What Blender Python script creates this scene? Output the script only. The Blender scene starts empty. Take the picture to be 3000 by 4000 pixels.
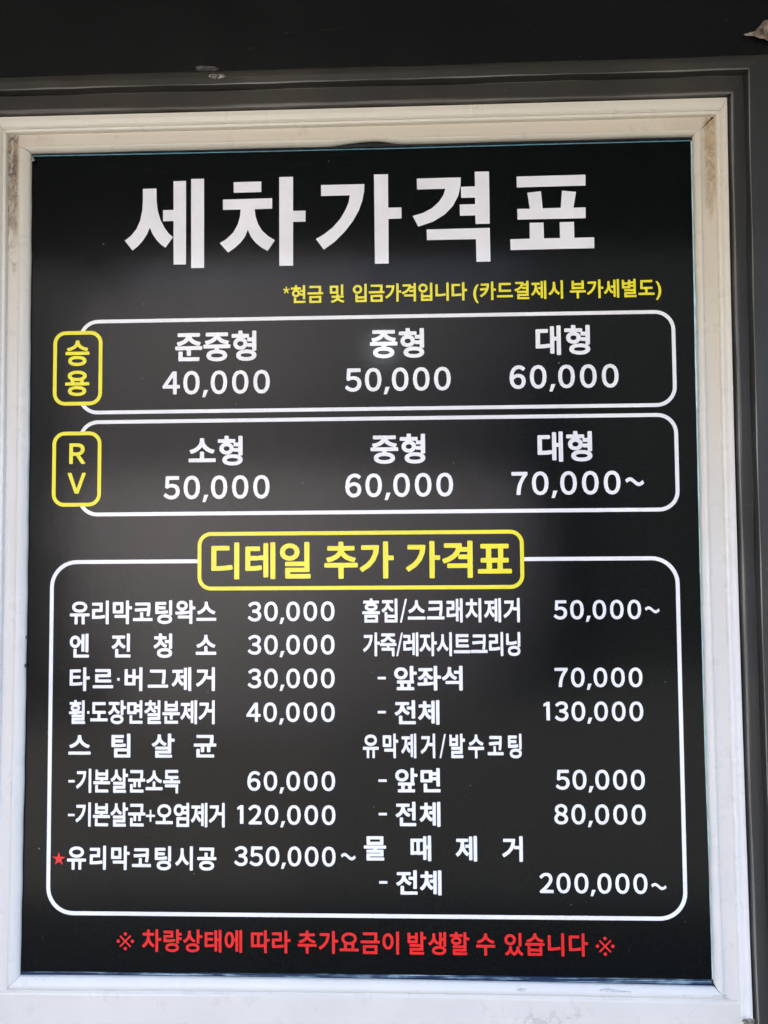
import bpy, math, random
import numpy as np
from mathutils import Vector, geometry
random.seed(5); rng = np.random.default_rng(5)
sc = bpy.context.scene
col = sc.collection

# ------------------------------------------------------------------ camera
cam = bpy.data.cameras.new('camera'); cam.sensor_fit = 'VERTICAL'
cam.sensor_height = 36.0; cam.lens = 27.0; cam.clip_start = 0.01; cam.clip_end = 400
co = bpy.data.objects.new('camera', cam); col.objects.link(co)
co.location = (0.06939379, -1.02110067, 0.00661521)
co.rotation_euler = (math.radians(92.617442), math.radians(0.4130294), math.radians(2.00002373))
sc.camera = co
sc.view_settings.view_transform = 'Standard'; sc.view_settings.look = 'None'
sc.view_settings.exposure = 4.05
sc.view_settings.gamma = 1.0

# ------------------------------------------------------------------ sky and sun
SUN_EL, SUN_AZ = math.radians(55), math.radians(-40)       # sun stands behind the wall that carries the sign
w = bpy.data.worlds.new('World'); sc.world = w; w.use_nodes = True
nt = w.node_tree; sky = nt.nodes.new('ShaderNodeTexSky'); sky.sky_type = 'NISHITA'
sky.sun_disc = False; sky.sun_elevation = SUN_EL; sky.sun_rotation = SUN_AZ
sky.air_density = 0.8; sky.dust_density = 4.2
nt.links.new(sky.outputs[0], nt.nodes['Background'].inputs[0]); nt.nodes['Background'].inputs[1].default_value = 0.10
sun = bpy.data.lights.new('sun', 'SUN'); sun.energy = 4.0; sun.angle = math.radians(0.5); sun.color = (1, 0.95, 0.87)
so = bpy.data.objects.new('sun', sun); col.objects.link(so)
sd = Vector((math.sin(SUN_AZ)*math.cos(SUN_EL), math.cos(SUN_AZ)*math.cos(SUN_EL), math.sin(SUN_EL)))
so.rotation_euler = sd.to_track_quat('Z', 'Y').to_euler(); so.location = sd*20

# ------------------------------------------------------------------ materials
class NB:
    def __init__(s, name):
        s.m = bpy.data.materials.new(name); s.m.use_nodes = True
        s.t = s.m.node_tree; s.b = s.t.nodes['Principled BSDF']
        g = s.t.nodes.new('ShaderNodeNewGeometry'); s.pos = g.outputs['Position']
    def n(s, kind, **kw):
        x = s.t.nodes.new(kind)
        for k, v in kw.items(): setattr(x, k, v)
        return x
    def put(s, sock, v):
        if isinstance(v, bpy.types.NodeSocket): s.t.links.new(v, sock)
        else: sock.default_value = v
    def math(s, op, a, b=0.0, clamp=False):
        x = s.n('ShaderNodeMath', operation=op, use_clamp=clamp); s.put(x.inputs[0], a); s.put(x.inputs[1], b); return x.outputs[0]
    def noise(s, scale, detail=4, rough=0.55, stretch=(1, 1, 1), dist=0.0):
        mp = s.n('ShaderNodeMapping'); s.put(mp.inputs['Vector'], s.pos); mp.inputs['Scale'].default_value = stretch
        x = s.n('ShaderNodeTexNoise'); s.put(x.inputs['Vector'], mp.outputs[0])
        x.inputs['Scale'].default_value = scale; x.inputs['Detail'].default_value = detail
        x.inputs['Roughness'].default_value = rough; x.inputs['Distortion'].default_value = dist
        return x.outputs[0]
    def step(s, v, a, b, lo=0.0, hi=1.0):
        x = s.n('ShaderNodeMapRange', interpolation_type='SMOOTHSTEP'); s.put(x.inputs[0], v)
        for i, q in enumerate((a, b, lo, hi)): s.put(x.inputs[i+1], q)
        return x.outputs[0]
    def xyz(s):
        x = s.n('ShaderNodeSeparateXYZ'); s.put(x.inputs[0], s.pos); return x.outputs
    def mix(s, f, a, b):
        x = s.n('ShaderNodeMix', data_type='RGBA'); s.put(x.inputs[0], f)
        for i, v in ((6, a), (7, b)): s.put(x.inputs[i], v if isinstance(v, bpy.types.NodeSocket) else (*v, 1))
        return x.outputs[2]
    def bump(s, h, strength, dist=0.001):
        x = s.n('ShaderNodeBump'); x.inputs['Strength'].default_value = strength; x.inputs['Distance'].default_value = dist
        s.put(x.inputs['Height'], h); s.put(s.b.inputs['Normal'], x.outputs[0])
    def set(s, color=None, rough=None, **kw):
        if color is not None: s.put(s.b.inputs['Base Color'], color if isinstance(color, bpy.types.NodeSocket) else (*color, 1))
        if rough is not None: s.put(s.b.inputs['Roughness'], rough)
        for k, v in kw.items(): s.put(s.b.inputs[k.replace('_', ' ')], v)
        return s.m

def plain(name, color, rough, var=0.12, scale=30, bump=0.0, bscale=400, **kw):
    b = NB(name); n = b.noise(scale); f = b.step(n, 0.3, 0.7)
    c = b.mix(f, tuple(x*(1-var) for x in color), tuple(min(1, x*(1+var)) for x in color))
    if bump: b.bump(b.noise(bscale, 3), bump, 0.0004)
    return b.set(c, rough, **kw)

def specks(b, scale, thr, rad=.035):
    v = b.n('ShaderNodeTexVoronoi'); b.put(v.inputs['Vector'], b.pos); v.inputs['Scale'].default_value = scale
    near = b.math('LESS_THAN', v.outputs['Distance'], rad)
    sep = b.n('ShaderNodeSeparateColor'); b.put(sep.inputs[0], v.outputs['Color'])
    return b.math('MULTIPLY', near, b.math('GREATER_THAN', sep.outputs[0], thr))

def vinyl(name, color, rough=0.2, black=False):
    b = NB(name)
    n = b.noise(9, 5, 0.6); sm = b.step(b.noise(14, 5, 0.65, (1.6, 1, .55)), 0.45, 0.72)
    r = b.math('ADD', rough, b.math('MULTIPLY', sm, 0.03))
    c = b.mix(b.step(n, .3, .7), tuple(x*.94 for x in color), tuple(min(1, x*1.05) for x in color))
    if black:
        dust = b.step(b.noise(1100, 3, .65), .55, .75)
        c = b.mix(b.math('MULTIPLY', dust, .05), c, (.5, .5, .5))
        c = b.mix(b.math('MULTIPLY', specks(b, 55, .86), .45), c, (.45, .45, .45))
        c = b.mix(b.math('MULTIPLY', specks(b, 26, .90, .022), .6), c, (.5, .5, .48))
        sc_ = b.step(b.noise(38, 7, .78, (5, 1, .7), 1.2), .69, .74); c = b.mix(b.math('MULTIPLY', sc_, .06), c, (.3, .3, .3))
    b.bump(b.math('ADD', b.math('MULTIPLY', b.noise(700, 3, .6), .25), b.noise(16, 4, .55, (1.3, 1, .7))), .10, .0012)
    return b.set(c, r, **({'Specular_IOR_Level': .25} if black else {}))

M_black = vinyl('black_vinyl', (.0020, .0030, .0028), .12, True)
M_white = vinyl('white_print', (.88, .875, .87), .06)
M_yellow = vinyl('yellow_print', (.88, .78, .015), .24)
M_red = vinyl('red_print', (.78, .018, .018), .24)

def pvc(name, color, stain=False, flake=False, seed=0):
    b = NB(name); x, y, z = b.xyz()
    n = b.step(b.noise(12, 5, .6), .3, .75)
    c = b.mix(n, tuple(v*.95 for v in color), color)
    warm_top = b.step(b.math('ADD', z, b.math('MULTIPLY', b.step(x, -.3, .45), .22)), .05, .72)                               # warm bounce light painted into the colour, stronger towards the top
    c = b.mix(b.math('MULTIPLY', warm_top, .85), c, (color[0]*.93, color[1]*.85, color[2]*.66))
    c = b.mix(b.math('MULTIPLY', specks(b, 38, .90), .5), c, (.16, .13, .10))
    grime = b.step(b.noise(60, 6, .7, (1, 1, .35)), .60, .80)
    c = b.mix(b.math('MULTIPLY', grime, .14), c, (.35, .30, .22))
    if stain:
        left = b.step(x, -.2, -.4)
        lo = b.math('SUBTRACT', .33, b.math('MULTIPLY', left, .04))
        top = b.step(z, lo, .585)
        corner = b.step(b.math('ABSOLUTE', x), .36, .47)
        nn = b.noise(46, 7, .68, (1.5, 1, .42), .6)
        f = b.math('MULTIPLY', top, corner)
        f = b.step(b.math('ADD', f, b.math('MULTIPLY', b.math('SUBTRACT', nn, .5), 1.6)), .34, .72)
        f = b.math('MULTIPLY', f, b.step(b.math('MULTIPLY', top, corner), .02, .3))
        brown = b.mix(b.step(b.noise(90, 5, .7), .35, .7), (.36, .25, .12), (.54, .43, .25))
        side = b.step(b.math('ABSOLUTE', x), .462, .468)
        f2 = b.math('MULTIPLY', f, b.math('ADD', .18, b.math('MULTIPLY', side, b.math('ADD', .62, b.math('MULTIPLY', left, .14)))))
        c = b.mix(f2, c, b.mix(b.math('MULTIPLY', left, side), brown, b.mix(b.step(b.noise(80, 5, .7), .35, .65), (.10, .07, .04), (.36, .28, .18))))
        fl = b.math('MULTIPLY', b.step(b.noise(120, 6, .7, (1, 1, .5), 1.), .54, .60), b.math('MULTIPLY', top, corner))
        c = b.mix(b.math('MULTIPLY', fl, .75), c, (.66, .62, .54))
    if flake:                                                # remains of old adhesive tape low on the rail
        m = b.math('MULTIPLY', b.step(b.math('ABSOLUTE', b.math('SUBTRACT', x, .235)), .085, .03),
                   b.step(b.math('ABSOLUTE', b.math('ADD', z, .603)), .030, .010))
        pn = b.step(b.noise(70, 7, .72, (1, 1, 1), .8), .53, .57)
        c = b.mix(b.math('MULTIPLY', b.math('MULTIPLY', m, pn), .5), c, (.42, .39, .36))
    b.bump(b.noise(26, 4, .5), .16, .0015)
    return b.set(c, b.step(b.noise(40, 4), .3, .7, .26, .40))
M_pvc = pvc('white_plastic', (.79, .79, .775))
M_pvcs = pvc('stained_plastic', (.73, .71, .67), stain=True)
M_pvcb = pvc('bead_plastic', (.70, .695, .66), stain=False)
M_rail = pvc('rail_plastic', (.70, .675, .62), flake=True)

def darkpaint(name, color, rough, scr=1.0):
    b = NB(name); n = b.step(b.noise(10, 5, .6), .3, .75)
    n2 = b.step(b.noise(5, 3, .5, (1.6, 1, .5)), .35, .65); c = b.mix(n, tuple(v*.82 for v in color), tuple(v*1.15 for v in color)); c = b.mix(b.math('MULTIPLY', n2, .5), c, tuple(v*1.45 for v in color))
    s1 = b.step(b.noise(30, 6, .75, (.35, 1, 3.0), .5), .66, .70)
    s2 = b.step(b.noise(42, 6, .75, (3.0, 1, .4), .5), .70, .73)
    c = b.mix(b.math('MULTIPLY', b.math('MAXIMUM', s1, s2), .10*scr), c, (.35, .33, .28))
    c = b.mix(b.math('MULTIPLY', specks(b, 60, .86), .5), c, (.4, .38, .32))
    b.bump(b.noise(60, 5, .6, (.4, 1, 2.2)), .35, .001)
    return b.set(c, rough)
M_dark = darkpaint('charcoal_paint', (.040, .038, .029), .34)
M_jamb = darkpaint('charcoal_jamb_paint', (.031, .032, .030), .32)
M_lintel = darkpaint('black_gloss_paint', (.0056, .0068, .0060), .22, .6)
M_worn_glint = darkpaint('rubbed_edge_highlight_paint', (.18, .172, .145), .22, 4.5)  # rubbed edges; on the head the pale colour also paints bevel highlights
M_gasket = plain('black_rubber', (.008, .008, .009), .6)
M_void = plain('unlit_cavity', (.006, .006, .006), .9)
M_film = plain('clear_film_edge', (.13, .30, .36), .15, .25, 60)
M_film2 = plain('lit_film_edge', (.58, .86, .95), .12, .18, 50)  # same film in a lighter colour, its lit look painted in
b = NB('glass_edge_reflections'); q = b.noise(60, 5, .7, (.10, 1, 14)); q2 = b.noise(25, 4, .6, (1, 1, 3))
M_streak = b.set(b.mix(b.step(b.math('ADD', b.math('MULTIPLY', q, .7), b.math('MULTIPLY', q2, .3)), .50, .62), (.015, .03, .07), (.42, .62, .70)), .1)  # pale and dark streaks paint the reflections in the glass edge
b = NB('tinted_glass'); M_glass = b.set((.70, .90, .95), .03, Transmission_Weight=1.0, IOR=1.5)
M_blind = plain('blue_backing', (.10, .17, .23), .5, .7, 45)
M_chip = plain('bare_chipped_filler', (.24, .18, .13), .7, .6, 160, .8, 220)
M_bare = plain('bared_metal', (.22, .21, .17), .45, .7, 300)
M_pale = plain('white_filler', (.38, .36, .31), .6, .2, 200)
M_flap = plain('peeled_paint', (.085, .08, .072), .5, .4, 120)

# ------------------------------------------------------------------ mesh helpers
def link(name, verts, faces, mat, parent=None, smooth=False, **props):
    me = bpy.data.meshes.new(name); me.from_pydata([tuple(v) for v in verts], [], [tuple(f) for f in faces]); me.update()
    if mat: me.materials.append(mat)
    if smooth: me.shade_smooth()
    o = bpy.data.objects.new(name, me); col.objects.link(o)
    if parent: o.parent = parent
    for k, v in props.items(): o[k] = v
    return o
def thing(name, label, cat, loc=(0, 0, 0)):
    o = bpy.data.objects.new(name, None); col.objects.link(o); o.location = loc; o.empty_display_size = .05
    o['label'] = label; o['category'] = cat; return o
def boxdata(x0, x1, y0, y1, z0, z1):
    v = [(x, y, z) for x in (x0, x1) for y in (y0, y1) for z in (z0, z1)]
    return v, [(0, 1, 3, 2), (4, 6, 7, 5), (0, 4, 5, 1), (2, 3, 7, 6), (0, 2, 6, 4), (1, 5, 7, 3)]

def warp(x, z):
    """Old frame members bow a few millimetres in towards the pane at mid length."""
    kx = max(0.0, 1-(z/.60)**2); kz = max(0.0, 1-(x/.50)**2)
    dx = -.003*(x/.45)*kx
    dz = -.0005*kz if z > 0 else .0025*kz
    return x+dx, z+dz*min(1, abs(z)/.5)

# profile: list of (dT, dR, dB, dL, h) in millimetres; d outward from the sheet's edge, h towards the viewer
def member(name, side, prof, mat, parent, n=24, trim=None, mod=None, smooth=False, ext=None, worn_glint=(), jt=.00022, **props):
    V = []; F = []; k = len(prof)
    for i in range(n+1):
        t = i/n
        for j, (dT, dR, dB, dL, h) in enumerate(prof):
            l, r, tp, bt = -.45-dL/1e3, .45+dR/1e3, .55+dT/1e3, -.55-dB/1e3
            if ext: bt = -ext
            if side == 'T': a, b_ = (l, tp), (r, tp)
            if side == 'B': a, b_ = (l, bt), (r, bt)
            if side == 'L': a, b_ = (l, bt), (l, tp)
            if side == 'R': a, b_ = (r, bt), (r, tp)
            if jt:
                if side in 'TB': a = (a[0]+jt, a[1]); b_ = (b_[0]-jt, b_[1])
                else: a = (a[0], a[1]+jt); b_ = (b_[0], b_[1]-jt)
            if trim:
                q = trim[j]/1e3
                b_ = (b_[0]-q, b_[1]) if side in 'TB' else (b_[0], b_[1]-q)
            x = a[0]+(b_[0]-a[0])*t; z = a[1]+(b_[1]-a[1])*t
            x, z = warp(x, z)
            if mod: x, z, h = mod(j, x, z, h)
            V.append((x, -h/1e3, z))
    for i in range(n):
        for j in range(k-1):
            a = i*k+j; q = (a, a+1, a+k+1, a+k)
            F.append(q if side in 'LB' else q[::-1])
    o = link(name, V, F, mat, parent, smooth, **props)
    if worn_glint:
        o.data.materials.append(M_worn_glint)
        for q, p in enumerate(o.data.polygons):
            if q % (k-1) in worn_glint: p.material_index = 1
    return o

# ------------------------------------------------------------------ dark wall parts
lint = thing('lintel_panel', 'glossy black painted panel across the top, above the dark frame', 'panel', (0, 0, .64))
def local(parent, V):
    p = parent.location; return [(x-p[0], y-p[1], z-p[2]) for x, y, z in V]
V = []; F = []
NX, NZ = 60, 14
for i in range(NX+1):
    for j in range(NZ+1):
        x = -1.6+3.2*i/NX; z = .636+.5*j/NZ
        V.append((x, -.026-.0016*math.sin(x*7+1.3)-.0008*math.sin(z*40+x*5), z))
for i in range(NX):
    for j in range(NZ):
        a = i*(NZ+1)+j; F.append((a, a+NZ+1, a+NZ+2, a+1))
link('painted_face', local(lint, V), F, M_lintel, lint, True)

sur = thing('window_surround', 'charcoal painted stepped frame around the white window, scratched', 'frame')
band2 = [(47.0, 42.6, 0, 42.6, 10), (47.2, 44.4, 0, 44, 24.5), (48.2, 45.6, 0, 45, 26.6), (50, 47.5, 0, 47, 27.0), (69.3, 59.6, 0, 60, 27.0), (70.2, 60.2, 0, 60.5, 26.2)]
band1 = [(70.4, 60.4, 0, 60.6, 26), (70.7, 60.8, 0, 61, 38.8), (71.6, 61.6, 0, 62, 40.0), (80, 70, 0, 70, 40.4), (86.5, 88, 0, 88, 39.6), (90.0, 93, 0, 93, 37.5), (92.0, 96, 0, 96, 33), (92.6, 97, 0, 97, 24)]
def wob(j, x, z, h): return x+.0003*math.sin(z*31+j), z+.00035*math.sin(x*23+j*1.7)+.0002*math.sin(x*71), h+.25*math.sin(x*13+z*17+j)
member('head', 'T', band1, M_dark, sur, 90, mod=wob, worn_glint=(1,))
member('head_inner', 'T', band2, M_dark, sur, 90, mod=wob, worn_glint=(1, 4))
for s in 'RL':
    member('jamb', s, band1, M_jamb, sur, 90, mod=wob, ext=1.0, worn_glint=(1,))
    member('jamb_inner', s, band2, M_jamb, sur, 90, mod=wob, ext=1.0, worn_glint=(1, 4))
# outer reveal lines on the right jamb and the wall beyond it
pier = thing('dark_wall', 'dark grey wall strip along the right edge, beside the frame', 'wall', (.56, -.02, -.2))
v, f = boxdata(.548, 1.6, -.030, .2, -1.6, .63)
link('wall_face', local(pier, v), f, M_jamb, pier)
lw = thing('dark_wall', 'dark grey wall left of the window, outside the white frame', 'wall', (-.6, -.02, -.2))
v, f = boxdata(-1.6, -.548, -.030, .2, -1.6, .63)
link('wall_face', local(lw, v), f, M_jamb, lw)

# chips: peeled flap with bared filler on the head, broken corner at the top right
def crumple(name, cx, cz, y, rx, rz, mat, parent, amp, seed, nr=5, na=14, **pr):
    r = random.Random(seed); V = [(cx, y-amp*.6, cz)]; F = []
    for k in range(1, nr+1):
        for a in range(na):
            th = 2*math.pi*a/na; q = k/nr*(1+.25*r.uniform(-1, 1))
            V.append((cx+rx*q*math.cos(th), y-(amp*r.uniform(.0, 1) if k < nr else -.0008), cz+rz*q*math.sin(th)))
    for a in range(na): F.append((0, 1+(a+1) % na, 1+a))
    for k in range(nr-1):
        for a in range(na):
            p, q = 1+k*na+a, 1+k*na+(a+1) % na; F.append((p, q, q+na, p+na))
    return link(name, V, F, mat, parent, False, **pr)
def PX(px, py, h):      # a measured place on the wall, for chips and marks
    import mathutils
    M = co.rotation_euler.to_matrix(); d = M @ Vector(((px-1500)/3000, -(py-2000)/3000, -1))
    t = (-h-co.location.y)/d.y; q = co.location+d*t; return q.x, q.z
x, z = PX(806, 266, .040); crumple('paint_flap', x, z, -.0395, .016, .0035, M_flap, sur, .003, 3, label='peeled flap of dark paint')
x, z = PX(845, 298, .0405); crumple('bared_patch', x, z, -.0405, .0115, .0036, M_bare, sur, .0030, 8, label='chipped patch showing pale metal')
def shard(name, pts, h, mat, parent, amp, seed, **pr):
    r = random.Random(seed); L = parent.location; V = []; P = [PX(a, b_, h) for a, b_ in pts]
    cx = sum(p[0] for p in P)/len(P); cz = sum(p[1] for p in P)/len(P); F = []; n = len(P); R = 5
    for k in range(1, R+1):
        for x, z in P: V.append((cx+(x-cx)*k/R-L.x, -h-(amp*r.uniform(-.4, 1) if k < R else .0004)-L.y, cz+(z-cz)*k/R-L.z))
    F.append(tuple(range(n)))
    for k in range(R-1):
        for a in range(n): p, q = k*n+a, k*n+(a+1) % n; F.append((p, q, q+n, p+n))
    return link(name, V, F, mat, parent, False, **pr)
shard('broken_corner', [(2930, 134), (2948, 122), (2962, 108), (2972, 96), (2983, 80), (3040, 70), (3050, 120), (3040, 165), (3000, 161), (2984, 152), (2966, 150), (2946, 142)], .0285, M_chip, lint, .004, 12, label='broken brown patch at the corner')
shard('bared_patch', [(2904, 134), (2918, 131), (2934, 126), (2950, 124), (2958, 132), (2946, 140), (2926, 140), (2912, 139)], .0290, M_pale, lint, .001, 13, label='white sliver of bared filler')

# ------------------------------------------------------------------ white window
win = thing('window', 'white plastic window with yellowed stained corners, holding the black price sheet', 'window')
lip = [(26.6, 29.2, 0, 29.2, 6.5), (27.2, 29.6, 0, 29.6, 12.2), (28.0, 30.4, 0, 30.4, 13.2), (30.0, 32.2, 0, 32.2, 13.6), (30.4, 32.8, 0, 32.8, 12.8), (31.2, 33.6, 0, 33.6, 12.9), (31.6, 34.6, 0, 34.6, 14.6), (34, 36, 0, 36, 16.6), (40, 38.6, 0, 38.6, 18.0), (46.0, 41.4, 0, 41.4, 18.4), (46.6, 42.0, 0, 42.0, 17.6), (46.7, 42.2, 0, 42.2, 10)]
member('frame_head', 'T', lip, M_pvc, win, 40)
for s in 'LR': member('frame_stile', s, lip, M_pvc, win, 40, ext=.95)
strip = [(9.8, 11.0, 18.6, 13.6, 7.0), (26.9, 29.5, 22, 29.5, 7.0)]
member('rebate_strip', 'T', strip, M_pvcs, win, 40, jt=0, trim=(0.3, 3.2))
for s in 'LR': member('rebate_strip', s, strip, M_pvcs, win, 40)
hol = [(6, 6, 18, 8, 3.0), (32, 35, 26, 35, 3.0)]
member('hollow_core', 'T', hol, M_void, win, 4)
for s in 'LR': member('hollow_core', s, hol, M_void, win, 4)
bead = [(2.8, .9, 2.5, -.6, 1.2), (2.8, .9, 2.5, -.6, 3.6), (3.8, 1.9, 4.5, 1.0, 5.6), (5.4, 3.6, 8, 4, 7.4), (7.6, 7.2, 11, 9, 9.0), (9.4, 10.0, 15.5, 12.5, 9.6), (10.1, 11.2, 18.4, 13.8, 8.3), (10.3, 11.5, 19.1, 14.1, 7.2)]
def lift(j, x, z, h):
    if j < 5:
        u = (x-.012)/.037
        g = math.exp(-u**4)*(.0034-.0006*j)*(1+.25*math.sin(x*60))
        z += g; h += g*260
        z += .0002*math.sin(x*37)
        z += .0006*(1/(1+math.exp(-(x-.03)*60)))*(1 if j < 2 else 0)
    return x, z, h
member('glazing_bead', 'T', bead, M_pvcb, win, 160, mod=lift, smooth=True)
def nick(sd):
    def f(j, x, z, h):
        if sd == 4 and j < 4: x += (.0017-.0003*j)*math.exp(-((z-.26)/.2)**2)
        if j < 3: x += .00035*math.sin(z*41+sd)*math.sin(z*13)+.0002*math.sin(z*97)
        return x, z, h
    return f
member('glazing_bead', 'L', bead, M_pvcb, win, 120, mod=nick(1), smooth=True)
member('glazing_bead', 'R', bead, M_pvcb, win, 120, mod=nick(4), smooth=True)
def sag(j, x, z, h):
    if j < 4: z -= (.0032-.0008*j)*max(0, (x+.35)/.8)
    return x, z, h
member('glazing_bead', 'B', bead, M_pvcb, win, 60, mod=sag, smooth=True)
gk = [(1.7, 4.6, 6.4, 2.2, 0.6), (9, 8, 9, 8, 0.9)]
for s in 'TLRB': member('gasket', s, gk, M_gasket, win, 30)
v, f = boxdata(-.47, .47, .0008, .0048, -.575, .57); link('glass_pane', v, f, M_glass, win)
v, f = boxdata(-.49, .49, .012, .016, -.60, .59); link('backing_board', v, f, M_blind, win)
# low rail: a wide flat plastic board that overlaps the strips' feet
V = []; F = []
N = 60
pr = [(-.5670, 6.8), (-.5690, 7.4), (-.5700, 8.6), (-.5712, 9.8), (-.5735, 10.2), (-.64, 10.3), (-.80, 10.3)]
for i in range(N+1):
    x = -.62+(.62+.4805)*i/N
    for j, (z, h) in enumerate(pr):
        zz = z
        V.append((x, -(h+.25*math.sin(x*9+j))/1e3, warp(x, zz)[1]))
for i in range(N):
    for j in range(len(pr)-1):
        a = i*len(pr)+j; F.append((a, a+1, a+len(pr)+1, a+len(pr)))
link('bottom_rail', V, F, M_rail, win)
# paint slivers and dents at the low right corner
for q, (px, py, rx, rz) in enumerate([(2672, 3888, .004, .0007), (2810, 3890, .009, .0009), (2838, 3905, .006, .0007), (2035, 3868, .007, .0018), (2370, 3870, .010, .0016), (2430, 3875, .012, .001), (2925, 3992, .008, .004)]):
    h = .0185 if px > 2900 else .0095
    x, z = PX(px, py, h); crumple('dent', x, z, -h, rx, rz, M_pvcb if q != 6 else M_bare, win, .0009, 40+q)

shard('torn_corner', [(106, 634), (117, 627), (125, 619), (128, 611), (132, 620), (136, 628), (127, 631)], .0045, M_pale, win, .0008, 21, label='torn white corner scrap')
for px, py in ((102, 2490), (100, 2602)): shard('edge_nick', [(px-4, py-9), (px+2, py-7), (px+3, py+2), (px-1, py+7), (px-5, py+1)], .0042, M_gasket, win, .0006, py)

# ------------------------------------------------------------------ the price sheet
sign = thing('price_sign', 'black vinyl car wash price list with white, yellow and red Korean lettering', 'sign')
EDGE = [(-449.5, 549.5), (-448.2, 400), (-446.9, 200), (-446.5, 57), (-446.6, -60), (-447.6, -284), (-449, -430), (-450.2, -548.6), (-200, -547.3), (29.7, -546.6), (250, -547.0), (448.9, -548.0),
        (448.4, -400), (447.0, -257), (446.9, -10), (447.6, 253), (448.8, 420), (449.4, 548.2), (240, 548.0), (37.7, 547.6), (-200, 548.2)]
y0 = -.0002
bound = []
for i in range(len(EDGE)):
    a, b_ = EDGE[i], EDGE[(i+1) % len(EDGE)]
    for k in range(6):
        t = k/6; j = .12
        bound.append((a[0]+(b_[0]-a[0])*t+random.uniform(-j, j), a[1]+(b_[1]-a[1])*t+random.uniform(-j, j)))
def cdt(pts_loops, keep=None):
    pts = []; ed = []
    for lp in pts_loops:
        s = len(pts); n = len(lp); pts += [Vector((float(p[0]), float(p[1]))) for p in lp]
        ed += [(s+i, s+(i+1) % n) for i in range(n)]
    r = geometry.delaunay_2d_cdt(pts, ed, [], 0, 1e-6)
    vs = np.array([(v.x, v.y) for v in r[0]]); fs = [f for f in r[2]]
    cen = np.array([vs[list(f)].mean(0) for f in fs])
    cnt = np.zeros(len(cen), int)
    for lp in pts_loops:
        L = np.asarray(lp, float); A = L; B = np.roll(L, -1, 0)
        for (x1, y1), (x2, y2) in zip(A, B):
            m = (y1 > cen[:, 1]) != (y2 > cen[:, 1])
            if m.any():
                xi = x1+(cen[:, 1]-y1)*(x2-x1)/((y2-y1) if y2 != y1 else 1e-12)
                cnt += m & (cen[:, 0] < xi)
    return vs, [fs[i] for i in range(len(fs)) if cnt[i] % 2]
vs, fs = cdt([bound])
n = len(vs)
V = [(x/1e3, y0, z/1e3) for x, z in vs]+[(x/1e3, y0+.0004, z/1e3) for x, z in bound]
F = [f for f in fs]
link('sheet', V, F, M_black, sign)
# clear laminate standing out past the black print on three sides; bottom strip carries painted reflections
def margin(name, pts, ox, oz, mat, **pr):
    V = []
    for x, z in pts: V += [(x/1e3-ox*.001, y0+.0003, z/1e3-oz*.001), (x/1e3+ox/1e3, y0+.0003, z/1e3+oz/1e3)]
    link(name, V, [(2*k, 2*k+1, 2*k+3, 2*k+2) if (ox > 0 or oz < 0) else (2*k, 2*k+2, 2*k+3, 2*k+1) for k in range(len(pts)-1)], mat, sign, **pr)
B_ = lambda a, b_: bound[a*6:b_*6+1]
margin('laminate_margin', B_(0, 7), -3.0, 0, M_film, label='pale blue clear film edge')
margin('laminate_margin', B_(7, 11), 0, -9.0, M_streak, label='glass edge with painted streaky blue reflections')
margin('laminate_margin', B_(11, 17), 6.0, 0, M_film2, label='clear film edge painted lit blue')
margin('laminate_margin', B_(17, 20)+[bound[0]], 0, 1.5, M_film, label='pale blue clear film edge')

# ---- glyph outlines: taken from Blender's own font, thickened and filled
def outline(ch):
    c = bpy.data.curves.new('g', 'FONT'); c.body = ch; c.size = 1; c.fill_mode = 'NONE'; c.resolution_u = 4
    o = bpy.data.objects.new('g', c); col.objects.link(o)
    dg = bpy.context.evaluated_depsgraph_get()
    me = bpy.data.meshes.new_from_object(o.evaluated_get(dg))
    nv = len(me.vertices); P = np.zeros(nv*3); me.vertices.foreach_get('co', P); P = P.reshape(-1, 3)[:, :2]
    nxt = [[] for _ in range(nv)]
    for e in me.edges: a, b_ = e.vertices; nxt[a].append(b_); nxt[b_].append(a)
    seen = set(); loops = []
    for s in range(nv):
        if s in seen or len(nxt[s]) != 2: continue
        lp = [s]; seen.add(s); cur = s+1 if s+1 in nxt[s] else nxt[s][0]
        while cur not in seen:
            seen.add(cur); lp.append(cur); q = [k for k in nxt[cur] if k not in seen]
            if not q: break
            cur = q[0]
        loops.append(P[lp])
    bpy.data.objects.remove(o); bpy.data.curves.remove(c); bpy.data.meshes.remove(me)
    return loops
def simplify(P, eps):
    n = len(P)
    if n < 8: return P
    k0 = 0; k1 = int(np.argmax(((P-P[0])**2).sum(1)))
    def dp(idx):
        st = [(0, len(idx)-1)]; keep = {0, len(idx)-1}
        while st:
            a, b_ = st.pop()
            if b_-a < 2: continue
            A, B = P[idx[a]], P[idx[b_]]; Q = P[idx[a+1:b_]]-A; D = B-A; L = np.hypot(*D)+1e-12
            d = np.abs(Q[:, 0]*D[1]-Q[:, 1]*D[0])/L; m = int(np.argmax(d))
            if d[m] > eps: keep.add(a+1+m); st += [(a, a+1+m), (a+1+m, b_)]
        return [idx[i] for i in sorted(keep)]
    A = dp(list(range(k0, k1+1))); B = dp(list(range(k1, n))+[0])
    return P[A[:-1]+B[:-1]]
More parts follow.
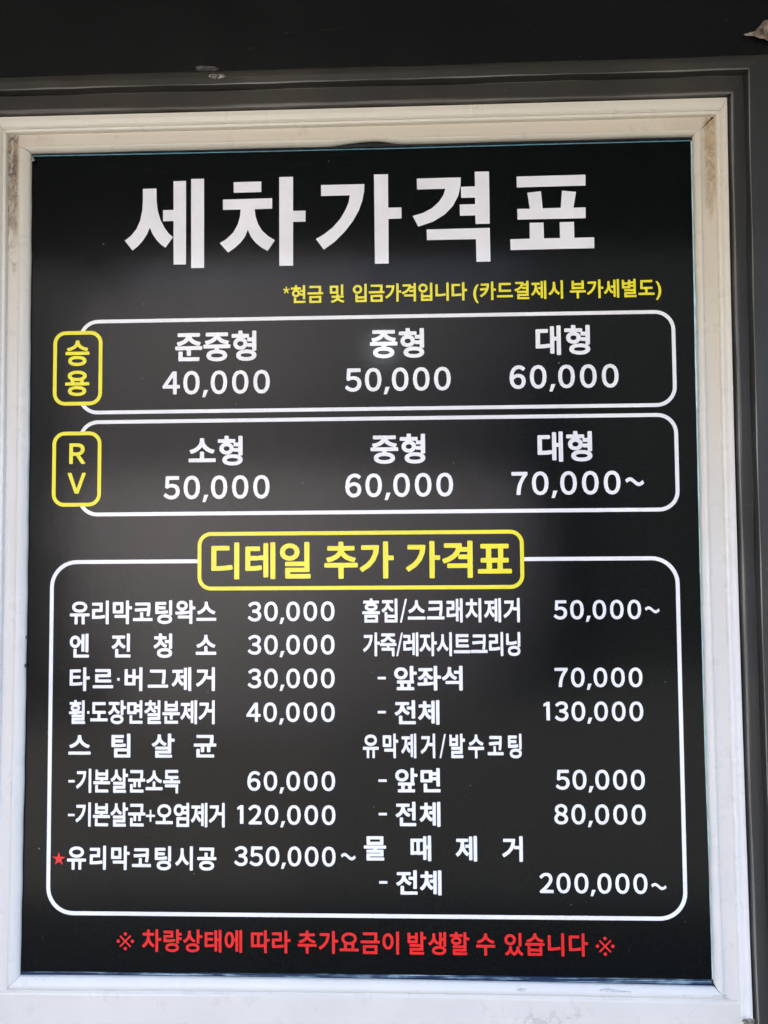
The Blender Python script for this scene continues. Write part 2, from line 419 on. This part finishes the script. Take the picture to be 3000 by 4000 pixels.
def thicken(loops, w, res=110):
    S = []
    for lp in loops: S.append(np.hstack([lp, np.roll(lp, -1, 0)]))
    S = np.vstack(S); mn = S[:, :2].min(0)-w-.03; mx = S[:, :2].max(0)+w+.03
    nx, ny = [int(math.ceil(q)) for q in (mx-mn)*res]
    X = mn[0]+np.arange(nx+1)/res; Y = mn[1]+np.arange(ny+1)/res
    gx, gy = np.meshgrid(X, Y, indexing='ij'); d2 = np.full(gx.shape, 9.); wn = np.zeros(gx.shape, int)
    for x1, y1, x2, y2 in S:
        dx, dy = x2-x1, y2-y1; L = dx*dx+dy*dy
        if L < 1e-14: continue
        t = np.clip(((gx-x1)*dx+(gy-y1)*dy)/L, 0, 1)
        np.minimum(d2, (gx-x1-t*dx)**2+(gy-y1-t*dy)**2, out=d2)
        if y1 != y2:
            yy = gy[0]; m = (y1 <= yy) != (y2 <= yy)
            if m.any():
                xi = x1+(yy[m]-y1)*dx/dy
                wn[:, m] += np.where(gx[:, m] < xi[None, :], 1 if y2 > y1 else -1, 0)
    sd = np.where(wn != 0, -1, 1)*np.sqrt(d2)-w
    # marching squares
    ins = sd < 0; segs = {}
    code = ins[:-1, :-1]*1+ins[1:, :-1]*2+ins[1:, 1:]*4+ins[:-1, 1:]*8
    tab = {1: [(3, 0)], 2: [(0, 1)], 3: [(3, 1)], 4: [(1, 2)], 5: [(3, 0), (1, 2)], 6: [(0, 2)], 7: [(3, 2)], 8: [(2, 3)], 9: [(2, 0)], 10: [(0, 1), (2, 3)], 11: [(2, 1)], 12: [(1, 3)], 13: [(1, 0)], 14: [(0, 3)]}
    def ek(i, j, e): return {0: ('h', i, j), 1: ('v', i+1, j), 2: ('h', i, j+1), 3: ('v', i, j)}[e]
    def pt(k):
        t, i, j = k
        a = sd[i, j]; b_ = sd[i+1, j] if t == 'h' else sd[i, j+1]; u = a/(a-b_)
        return (X[i]+u/res, Y[j]) if t == 'h' else (X[i], Y[j]+u/res)
    for i, j in zip(*np.nonzero((code > 0) & (code < 15))):
        for a, b_ in tab[int(code[i, j])]: segs[ek(i, j, a)] = ek(i, j, b_)
    out = []
    while segs:
        s, e = segs.popitem(); lp = [s]
        while e != s and e in segs: lp.append(e); e = segs.pop(e)
        if len(lp) > 4: out.append(simplify(np.array([pt(k) for k in lp]), .0028))
    return out
def rect(x0, x1, z0, z1): return [np.array([(x0, z0), (x1, z0), (x1, z1), (x0, z1)], float)]
def wave():
    t = np.linspace(0, 1, 21); x = t*.60; y = .27+.062*np.sin(t*2*np.pi*.98+.15)
    n = np.gradient(y, x); L = np.sqrt(1+n*n); w = .045
    up = np.c_[x-(-n/L)*w*-1, y+w/L]; up = np.c_[x+(-n/L)*w, y+w/L]; dn = np.c_[x-(-n/L)*w, y-w/L]
    return [np.vstack([up, dn[::-1]])]
def star(n=5, r1=1., r2=.39, c=(0, 0)):
    return [np.array([(c[0]+(r1 if k % 2 == 0 else r2)*math.sin(math.pi*k/n), c[1]+(r1 if k % 2 == 0 else r2)*math.cos(math.pi*k/n)) for k in range(2*n)])]
HAND = {'-': rect(.03, .28, .25, .345), '+': [np.array([(.03, .29), (.215, .29), (.215, .10), (.305, .10), (.305, .29), (.49, .29), (.49, .38), (.305, .38), (.305, .57), (.215, .57), (.215, .38), (.03, .38)])],
        '·': rect(.04, .15, .31, .42), ',': [np.array([(.02, -.135), (.13, -.135), (.235, .115), (.085, .115)])],
        '1': [np.array([(.175, 0), (.325, 0), (.325, .755), (.20, .755), (.055, .665), (.055, .56), (.175, .60)])],
        '/': [np.array([(.0, -.10), (.095, -.10), (.36, .84), (.265, .84)])], '~': wave()}
FW = {c: chr(ord(c)+0xFEE0) for c in '023456789RV'}
ADV = {' ': .26, '-': .31, '+': .52, '·': .19, ',': .16, '1': .47, '/': .34, '0': .695, '(': .36, ')': .36, '*': .40}
cache = {}
def glyph(ch, w):
    k = (ch, w)
    if k not in cache:
        if ch in HAND: L = HAND[ch]
        elif ch == '*':
            L = thicken([np.array([(.2+r*math.cos(a)-q*.018*math.sin(a), .60+r*math.sin(a)+q*.018*math.cos(a)) for r, q in ((0, -1), (.17, -1), (.17, 1), (0, 1))]) for a in [math.radians(90+72*i) for i in range(5)]], .018)
        else: L = thicken(outline(FW.get(ch, ch)), w)
        vs, fs = cdt(L); x0 = vs[:, 0].min(); x1 = vs[:, 0].max()
        cache[k] = (vs, fs, x0, x1, vs[:, 1].min(), vs[:, 1].max())
    return cache[k]
def adv(ch):
    if ch in ADV: return ADV[ch]
    return .62 if ch.isdigit() else .92
YT = -.0005
def lettering(name, groups, mat, y=YT, **pr):
    V = []; F = []
    for vs, fs in groups:
        s = len(V); V += [(float(a)/1e3, y, float(b_)/1e3) for a, b_ in vs]
        for f in fs:
            p = [vs[i] for i in f]; cr = (p[1][0]-p[0][0])*(p[2][1]-p[0][1])-(p[1][1]-p[0][1])*(p[2][0]-p[0][0])
            F.append(tuple(s+i for i in (f if cr > 0 else f[::-1])))
    return link(name, V, F, mat, sign, False, **pr)
def fit(ch, x0, x1, zt, zb, w):
    vs, fs, a, b_, c, d = glyph(ch, w)
    return np.c_[x0+(vs[:, 0]-a)/(b_-a)*(x1-x0), zb+(vs[:, 1]-c)/(d-c)*(zt-zb)], fs
def run(text, xl, xr, ref, gw, zt, zb, w=.028, kx=None, even=False):
    r = glyph(text[ref], w); E = (zt-zb)/(r[5]-r[4]); base = zb-r[4]*E
    if kx is None: kx = gw/((r[3]-r[2])*E)
    xs = []; x = 0.
    for ch in text:
        a = adv(ch)
        if ch == ' ': xs.append(None); x += a; continue
        g = glyph(ch, w)
        # full-width forms sit in the middle of their own em; everything else on its own advance
        off = (a-(g[2]+g[3]))/2 if (ch in FW or ch in HAND or ch == '*') else 0.
        if ch == '1': off = -g[2]+.06
        xs.append(x+off); x += a
    ii = [i for i, c in enumerate(text) if c != ' ']
    lo = glyph(text[ii[0]], w)[2]+xs[ii[0]]; hi = glyph(text[ii[-1]], w)[3]+xs[ii[-1]]
    s = ((xr-xl)/(E*kx)-(hi-lo))/max(1, len(text)-1)
    out = []
    for i in ii:
        vs, fs = glyph(text[i], w)[:2]
        out.append((np.c_[xl+E*kx*(vs[:, 0]+xs[i]+s*i-lo), base+E*vs[:, 1]], fs))
    return out, base, E
def rring(x0, x1, zt, zb, t, r, n=10):
    def loop(q):
        P = []; rr = max(r-q, .5)
        for cx, cz, a0 in ((x1-q-rr, zt-q-rr, 0), (x0+q+rr, zt-q-rr, 90), (x0+q+rr, zb+q+rr, 180), (x1-q-rr, zb+q+rr, 270)):
            for k in range(n+1):
                a = math.radians(a0+90*k/n); P.append((cx+rr*math.cos(a), cz+rr*math.sin(a)))
        return P
    A, B = loop(0), loop(t); m = len(A)
    vs = np.array(A+B); fs = [(k, (k+1) % m, m+(k+1) % m, m+k) for k in range(m)]
    return vs, fs, A

# frames first, then masks under the yellow boxes, then the yellow boxes, then lettering
R1 = rring(-381, 422.9, 319.2, 189.3, 5.0, 27); R2 = rring(-380, 423.2, 181.2, 50.8, 5.1, 27); R3 = rring(-416.3, 420.4, -7.9, -475.2, 5.2, 36)
lettering('white_border', [R1[:2]], M_white, y0-.0002, label='upper rounded white outline')
lettering('white_border', [R2[:2]], M_white, y0-.0002, label='middle rounded white outline')
lettering('white_border', [R3[:2]], M_white, y0-.0002, label='large lower rounded white outline')
for nm, q, rr, lb in (('yellow_border', (-415.6, -347.7, 304.0, 201.7, 5.1), 17, 'upper small yellow outline'), ('yellow_border', (-415.2, -347.8, 166.1, 64.2, 5.1), 17, 'lower small yellow outline'), ('yellow_border', (-216, 218.4, 28.4, -49.6, 5.2), 18, 'wide yellow outline')):
    vs, fs, A = rring(*q, rr)
    lettering('black_infill', [(np.array(A), [tuple(range(len(A)))])], M_black, y0-.0005)
    lettering(nm, [(vs, fs)], M_yellow, y0-.0007, label=lb)
YT = y0-.0010
TITLE = [
  [[(-293.6, 499.8), (-274.8, 499.8), (-274.4, 482.4), (-272.9, 469.3), (-269.0, 456.1), (-263.1, 444.5), (-257.7, 437.0), (-251.4, 431.5), (-261.8, 417.2), (-267.9, 421.4), (-274.4, 428.4), (-279.8, 436.7), (-283.6, 445.4), (-287.1, 436.9), (-293.0, 427.5), (-300.0, 419.8), (-307.2, 414.1), (-318.1, 427.9), (-309.3, 434.9), (-302.1, 443.7), (-297.0, 455.4), (-294.2, 469.7), (-293.4, 482.8)], [(-251.2, 509.4), (-233.9, 509.5), (-233.4, 393.2), (-250.5, 393.4), (-250.9, 453.9), (-265.3, 453.9), (-265.5, 469.4), (-250.9, 469.4)], [(-226.8, 512.0), (-209.0, 512.0), (-208.5, 388.0), (-226.3, 388.0)]],
  [[(-168.2, 506.1), (-130.2, 506.2), (-130.2, 491.5), (-168.0, 491.4)], [(-182.8, 482.2), (-115.3, 482.6), (-115.3, 468.1), (-139.3, 467.8), (-138.1, 458.0), (-134.7, 447.4), (-129.0, 437.8), (-121.1, 430.3), (-111.5, 424.3), (-121.4, 409.7), (-129.9, 414.4), (-137.9, 421.3), (-144.4, 429.7), (-148.6, 439.5), (-152.3, 430.4), (-158.4, 422.2), (-166.9, 414.4), (-175.7, 408.6), (-187.0, 421.8), (-177.7, 427.5), (-168.5, 436.2), (-162.4, 447.2), (-159.4, 457.7), (-158.6, 467.8), (-182.8, 467.9)], [(-105.6, 511.8), (-86.6, 511.8), (-86.7, 464.4), (-69.7, 464.3), (-69.7, 449.0), (-86.7, 449.1), (-86.8, 388.6), (-105.6, 388.7)]],
  [[(-48.4, 499.3), (10.6, 499.2), (10.3, 489.6), (7.8, 476.7), (2.8, 462.7), (-5.1, 448.6), (-16.2, 434.2), (-30.0, 420.4), (-44.9, 409.9), (-55.7, 424.7), (-44.3, 431.3), (-32.6, 440.3), (-22.5, 451.7), (-15.3, 463.7), (-10.9, 474.3), (-9.1, 484.1), (-48.3, 484.0)], [(23.8, 512.2), (42.8, 512.1), (42.8, 465.8), (60.6, 465.7), (60.6, 450.5), (43.0, 450.2), (42.8, 388.9), (24.3, 388.9)]],
  [[(81.9, 505.1), (141.2, 505.3), (140.8, 494.6), (137.6, 480.1), (130.2, 466.2), (119.0, 454.7), (103.0, 445.0), (83.2, 438.8), (75.7, 453.7), (89.2, 457.3), (101.7, 463.6), (111.6, 472.5), (117.7, 481.7), (120.3, 490.1), (82.1, 490.0)], [(160.1, 512.6), (179.3, 512.6), (179.4, 440.7), (160.5, 440.7), (160.2, 452.5), (139.5, 452.4), (139.4, 468.0), (160.1, 468.0), (160.2, 477.0), (141.5, 477.0), (141.2, 492.3), (160.2, 492.5)], [(94.4, 434.6), (179.3, 435.0), (179.7, 388.8), (160.8, 388.9), (160.7, 419.9), (94.7, 420.0)]],
  [[(216.4, 504.6), (308.4, 505.0), (308.3, 490.0), (216.4, 489.6)], [(230.3, 482.0), (248.6, 483.6), (250.5, 460.2), (274.7, 460.3), (276.7, 483.8), (295.4, 481.7), (291.6, 460.1), (307.8, 460.2), (307.7, 445.4), (216.7, 445.4), (216.5, 460.1), (233.4, 460.0)], [(232.8, 440.7), (251.3, 440.6), (251.6, 419.1), (272.9, 419.0), (272.9, 440.6), (291.9, 440.7), (292.1, 418.9), (318.4, 419.1), (318.3, 404.2), (206.8, 404.0), (206.6, 418.8), (232.6, 419.0)]],
]
for P in TITLE: lettering('title_character', [cdt([p]) for p in P], M_white, YT)
g = [fit('승', -398.6, -365.5, 291.1, 255.8, .026), fit('용', -398.7, -365.3, 249.5, 214.6, .026)]
lettering('box_lettering', g, M_yellow, YT, label='yellow Korean sedan mark')
g = [fit('R', -391.8, -369.7, 150.2, 121.9, .028), fit('V', -393.6, -368.7, 110.0, 81.7, .028)]
lettering('box_lettering', g, M_yellow, YT, label='yellow letters RV')
def words(name, L, mat, ztr, zbr, refc, w, **pr):
    r = glyph(refc, w); E = (ztr-zbr)/(r[5]-r[4]); base = zbr-r[4]*E; out = []
    for t, xl, xr in L:
        a = glyph(t[0], w)
        o, _, _ = run(t, xl, xr, 0, 1, base+a[5]*E, base+a[4]*E, w, kx=KX)
        out += o
    lettering(name, out, mat, YT, **pr)
KX = .93
words('note_lettering', [('*', -100.5, -91.0), ('현금', -89.8, -46.0), ('및', -37.0, -17.0), ('입금가격입니다', -5.9, 148.0), ('(', 156.0, 162.5), ('카드결제시', 165.0, 275.8), ('부가세별도', 284.6, 396.6), (')', 398.3, 404.4)], M_yellow, 361.6, 337.0, '현', .025, label='yellow cash price note')
KX = .93
words('footer_lettering', [('차량상태에', -287.4, -155.2), ('따라', -143.7, -91.7), ('추가요금이', -82.4, 49.6), ('발생할', 60.6, 140.5), ('수', 149.0, 175.2), ('있습니다', 185.5, 292.4)], M_red, -491.6, -520.9, '다', .025, label='red Korean warning line')
for x0, x1 in ((-321.3, -297.9), (302.2, 326.3)):
    cx, cz, r = (x0+x1)/2, -507.5, (x1-x0)/2; gs = []
    for a in (45, 135):
        c_, s_ = math.cos(math.radians(a)), math.sin(math.radians(a)); L = r*1.32; wd = 1.15
        gs.append((np.array([(cx+c_*u*L*.5*1.3-s_*v*wd, cz+s_*u*L*.5*1.3+c_*v*wd) for u, v in ((-1, -1), (1, -1), (1, 1), (-1, 1))]), [(0, 1, 2, 3)]))
    for a in (0, 90, 180, 270):
        px, pz = cx+(r-2.3)*math.cos(math.radians(a)), cz+(r-2.3)*math.sin(math.radians(a))
        gs.append((np.array([(px+2.3*math.cos(k*math.pi/6), pz+2.3*math.sin(k*math.pi/6)) for k in range(12)]), [tuple(range(12))]))
    lettering('reference_mark', gs[:1]+gs[2:], M_red, YT); lettering('reference_mark', gs[1:2], M_red, YT-.0001)
st = star()[0]*9.4+np.array([-399.4, -402.2]); lettering('star_mark', [cdt([st])], M_red, YT, label='small red star')
KX = 1.0
words('heading_lettering', [('디테일', -197.4, -64.0), ('추가', -45.9, 46.7), ('가격표', 62.6, 202.4)], M_yellow, 14.3, -35.0, '디', .026, label='yellow Korean detailing heading')

ROWS = [('유리막코팅왁스', -388.5, -190.3, 1, 22.9, -62.2, -93.9), ('엔진청소', -388.2, -190.3, 0, 26.4, -106.3, -138.1), ('타르·버그제거', -387.7, -192.0, 0, 27.2, -151.0, -182.4),
        ('휠·도장면철분제거', -388.2, -192.1, 8, 21.5, -194.5, -226.1), ('스팀살균', -388.3, -189.9, 1, 25.6, -238.3, -269.8), ('기본살균소독', -377.5, -238.0, 0, 20.5, -284.4, -316.2),
        ('기본살균+오염제거', -377.8, -178.5, 0, 20.7, -328.4, -360.2), ('유리막코팅시공', -388.5, -189.5, 1, 21.8, -384.7, -416.1),
        ('흠집/스크래치제거', 4.5, 211.8, 1, 21.0, -61.5, -93.0), ('가죽/레자시트크리닝', 5.1, 211.9, 0, 22.3, -105.9, -137.3), ('앞좌석', 45.8, 135.9, 0, 30.0, -149.9, -181.6), ('전체', 46.2, 105.0, 0, 27.8, -194.5, -225.8),
        ('유막제거/발수코팅', 4.1, 211.6, 1, 20.3, -237.9, -269.9), ('앞면', 46.2, 105.3, 0, 29.2, -282.4, -313.9), ('전체', 46.4, 104.9, 0, 26.9, -325.9, -357.3), ('물때제거', 4.7, 211.0, 0, 29.1, -370.3, -401.6), ('전체', 46.5, 105.3, 0, 27.7, -413.5, -444.7),
        ('준중형', -247.6, -136.6, 0, 37.1, 298.6, 260.0), ('중형', 16.8, 89.7, 1, 34.1, 300.3, 259.8), ('대형', 238.2, 310.3, 0, 33.5, 300.4, 260.5),
        ('소형', -228.7, -155.2, 1, 33.9, 157.9, 117.6), ('중형', 16.8, 89.8, 1, 34.0, 157.7, 117.5), ('대형', 238.4, 310.4, 0, 33.6, 158.1, 117.8)]
for a in ROWS:
    o, _, _ = run(*a)
    if a[0] in ('엔진청소', '스팀살균', '물때제거'):
        for q in o: lettering('service_character', [q], M_white, YT)
    else: lettering('service_lettering' if a[5] < 0 else 'size_lettering', o, M_white, YT)
NUM = [('30,000', -148.1, -32.4, -64.6, -91.0), ('30,000', -148.1, -32.5, -108.6, -134.9), ('30,000', -148.1, -32.6, -152.9, -179.1), ('40,000', -149.9, -32.6, -197.2, -223.2), ('60,000', -148.7, -32.5, -286.9, -312.8), ('120,000', -161.9, -32.3, -330.7, -356.5), ('350,000', -165.8, -32.3, -384.0, -409.9),
       ('50,000', 256.0, 369.6, -64.4, -90.0), ('70,000', 255.6, 369.3, -152.4, -178.1), ('130,000', 240.6, 369.4, -196.2, -221.9), ('50,000', 254.9, 369.5, -283.8, -309.9), ('80,000', 252.2, 369.5, -328.0, -354.1), ('200,000', 231.8, 369.9, -415.5, -441.6),
       ('40,000', -264.5, -118.5, 246.8, 214.4), ('50,000', -262.2, -118.9, 104.5, 72.6), ('50,000', -17.0, 124.7, 247.2, 215.0), ('60,000', 202.7, 346.9, 247.6, 215.6), ('60,000', -17.4, 126.2, 105.0, 73.0), ('70,000', 203.4, 346.4, 105.3, 73.7)]
for t, xl, xr, zt, zb in NUM:
    o, _, _ = run(t, xl, xr, len(t)-1, 1, zt, zb, .025, kx=.95); lettering('price_lettering', o, M_white, YT)
for x0, x1, z1, z0 in ((24.2, 34.9, -164.0, -167.4), (23.9, 34.7, -208.4, -211.8), (24.2, 35.1, -297.1, -300.5), (24.2, 35.0, -340.2, -343.6), (24.3, 35.0, -427.6, -431.0), (-387.8, -379.3, -299.3, -302.6), (-387.8, -379.0, -343.4, -346.7)):
    lettering('dash_mark', [(np.array([(x0, z0), (x1, z0), (x1, z1), (x0, z1)]), [(0, 1, 2, 3)])], M_white, YT)
for x0, x1, z1, z0 in ((352.6, 377.2, 96.3, 84.4), (374.4, 393.6, -73.2, -82.2), (-25.6, -5.9, -392.1, -401.5), (374.4, 394.1, -427.4, -436.2)):
    lettering('tilde_mark', [fit('~', x0, x1, z1, z0, 0)], M_white, YT)

# ------------------------------------------------------------------ surroundings behind the camera, several added to shape the sheet's reflections
def slab(name, x0, x1, ya, yb, z0, z1, mat, **pr):
    v, f = boxdata(x0, x1, ya, yb, z0, z1); return link(name, v, f, mat, None, **pr)
M_conc = plain('concrete', (.052, .050, .048), .85, .15, 2)
M_ply = plain('canopy_underside', (.12, .115, .11), .6)
M_opp = plain('pale_render', (.50, .47, .50), .85, .1, 1.2)
M_grey = plain('grey_render', (.05, .048, .051), .85, .1, 1.2)
M_grey2 = plain('dark_grey_render', (.06, .06, .063), .85, .1, 1.2)
M_shed = plain('dark_steel', (.012, .014, .014), .6)
M_lamp = bpy.data.materials.new('lamp_lens'); M_lamp.use_nodes = True
lb_ = M_lamp.node_tree.nodes['Principled BSDF']; lb_.inputs['Emission Color'].default_value = (.85, .97, 1, 1); lb_.inputs['Emission Strength'].default_value = 1.4
V = [(-60, 60, -1.62), (60, 60, -1.62), (60, -120, -1.62), (-60, -120, -1.62)]
link('ground', V, [(0, 3, 2, 1)], plain('asphalt', (.026, .026, .026), .85, .15, 3), kind='structure')
V = [(-.40, .2, -1.612), (-.05, .2, -1.612), (.35, -9, -1.612), (-.75, -9, -1.612)]
link('tone_strip', V, [(0, 3, 2, 1)], plain('tone_strip_mid', (.038, .037, .036), .85, .15, 3), kind='structure')  # flat mid-tone strip added to soften the ground edge in the reflection
V = [(-9, .2, -1.606), (-.40, .2, -1.606), (-.75, -9, -1.606), (-9, -9, -1.606)]
link('added_light_ground', V, [(0, 3, 2, 1)], M_conc, kind='structure')  # lighter ground zone added to brighten the lower left of the reflection
slab('building_wall', -6, 6, .22, .6, -1.62, 1.0, M_shed, label='dark steel wall behind the window', category='wall')
slab('canopy', -5, 5, -1.2, .7, .86, .96, M_ply, label='dark canopy over the window', category='canopy')
M_glow_dim = plain('glow_dim_paint', (.085, .080, .085), .7, .12, 1.5)
M_glow_bright = plain('glow_bright_paint', (.17, .160, .170), .7, .12, 1.5)  # paler lower shell, toned to strengthen the low part of the glow
glow_tank = thing('glow_tank', 'big round pale drum added opposite the window to shape the reflected glow', 'glow_tank', (-1.2, -9.0, -1.62))  # added cylinder; its curve grades the glow mirrored in the sheet
def drum(name, r, z0, z1, m, n=96):
    V = [(r*math.cos(2*math.pi*k/n), r*math.sin(2*math.pi*k/n), z) for z in (z0, z1) for k in range(n)]
    link(name, V, [(k, (k+1) % n, n+(k+1) % n, n+k) for k in range(n)]+[tuple(range(n, 2*n))], m, glow_tank, True)
drum('shell', 3.0, 0, 2.35, M_glow_bright); drum('upper_shell', 2.985, 2.35, 4.3, M_glow_dim)
slab('reflection_block', 1.75, 9, -10.0, -8.8, -1.62, 4.4, M_shed, label='dark block added opposite the window to darken the right of the reflection', category='reflection_block')  # added out of view so the sheet's right side mirrors dark
slab('reflection_block', -13, -4.2, -10.4, -8.8, -1.62, 6.0, M_shed, label='dark block added opposite the window to darken the left of the reflection', category='reflection_block')  # added out of view, tall enough to keep sky out of the reflection
slab('reflection_block', -5, 2.5, -12.5, -11.9, -1.62, 4.9, M_grey, label='grey block added behind the round drum to dim the upper glow', category='building')  # added out of view to lower the glow's upper part
slab('silhouette_panel', -6, -3.18, -6.24, -6.16, -1.62, -.08, M_shed, label='unseen dark panel added for the black silhouette reflected at the left', category='silhouette')  # added out of view to give the sheet a dark mirrored shape
lamp = thing('lamp', 'small lit lamp hanging from the canopy edge', 'lamp', (-.006, -1.12, .562))
def disc(r, y, n=20): return [(r*math.cos(2*math.pi*k/n), y, r*math.sin(2*math.pi*k/n)) for k in range(n)]
link('lens', disc(.026, .012), [tuple(range(20))[::-1]], M_lamp, lamp)
v = disc(.032, .010)+disc(.032, -.05); link('housing', v, [tuple(range(20, 40)), tuple(range(20))[::-1]]+[(k, (k+1) % 20, 20+(k+1) % 20, 20+k) for k in range(20)], M_shed, lamp)
v, f = boxdata(-.006, .006, -.03, -.018, .05, .298); link('rod', v, f, M_shed, lamp)
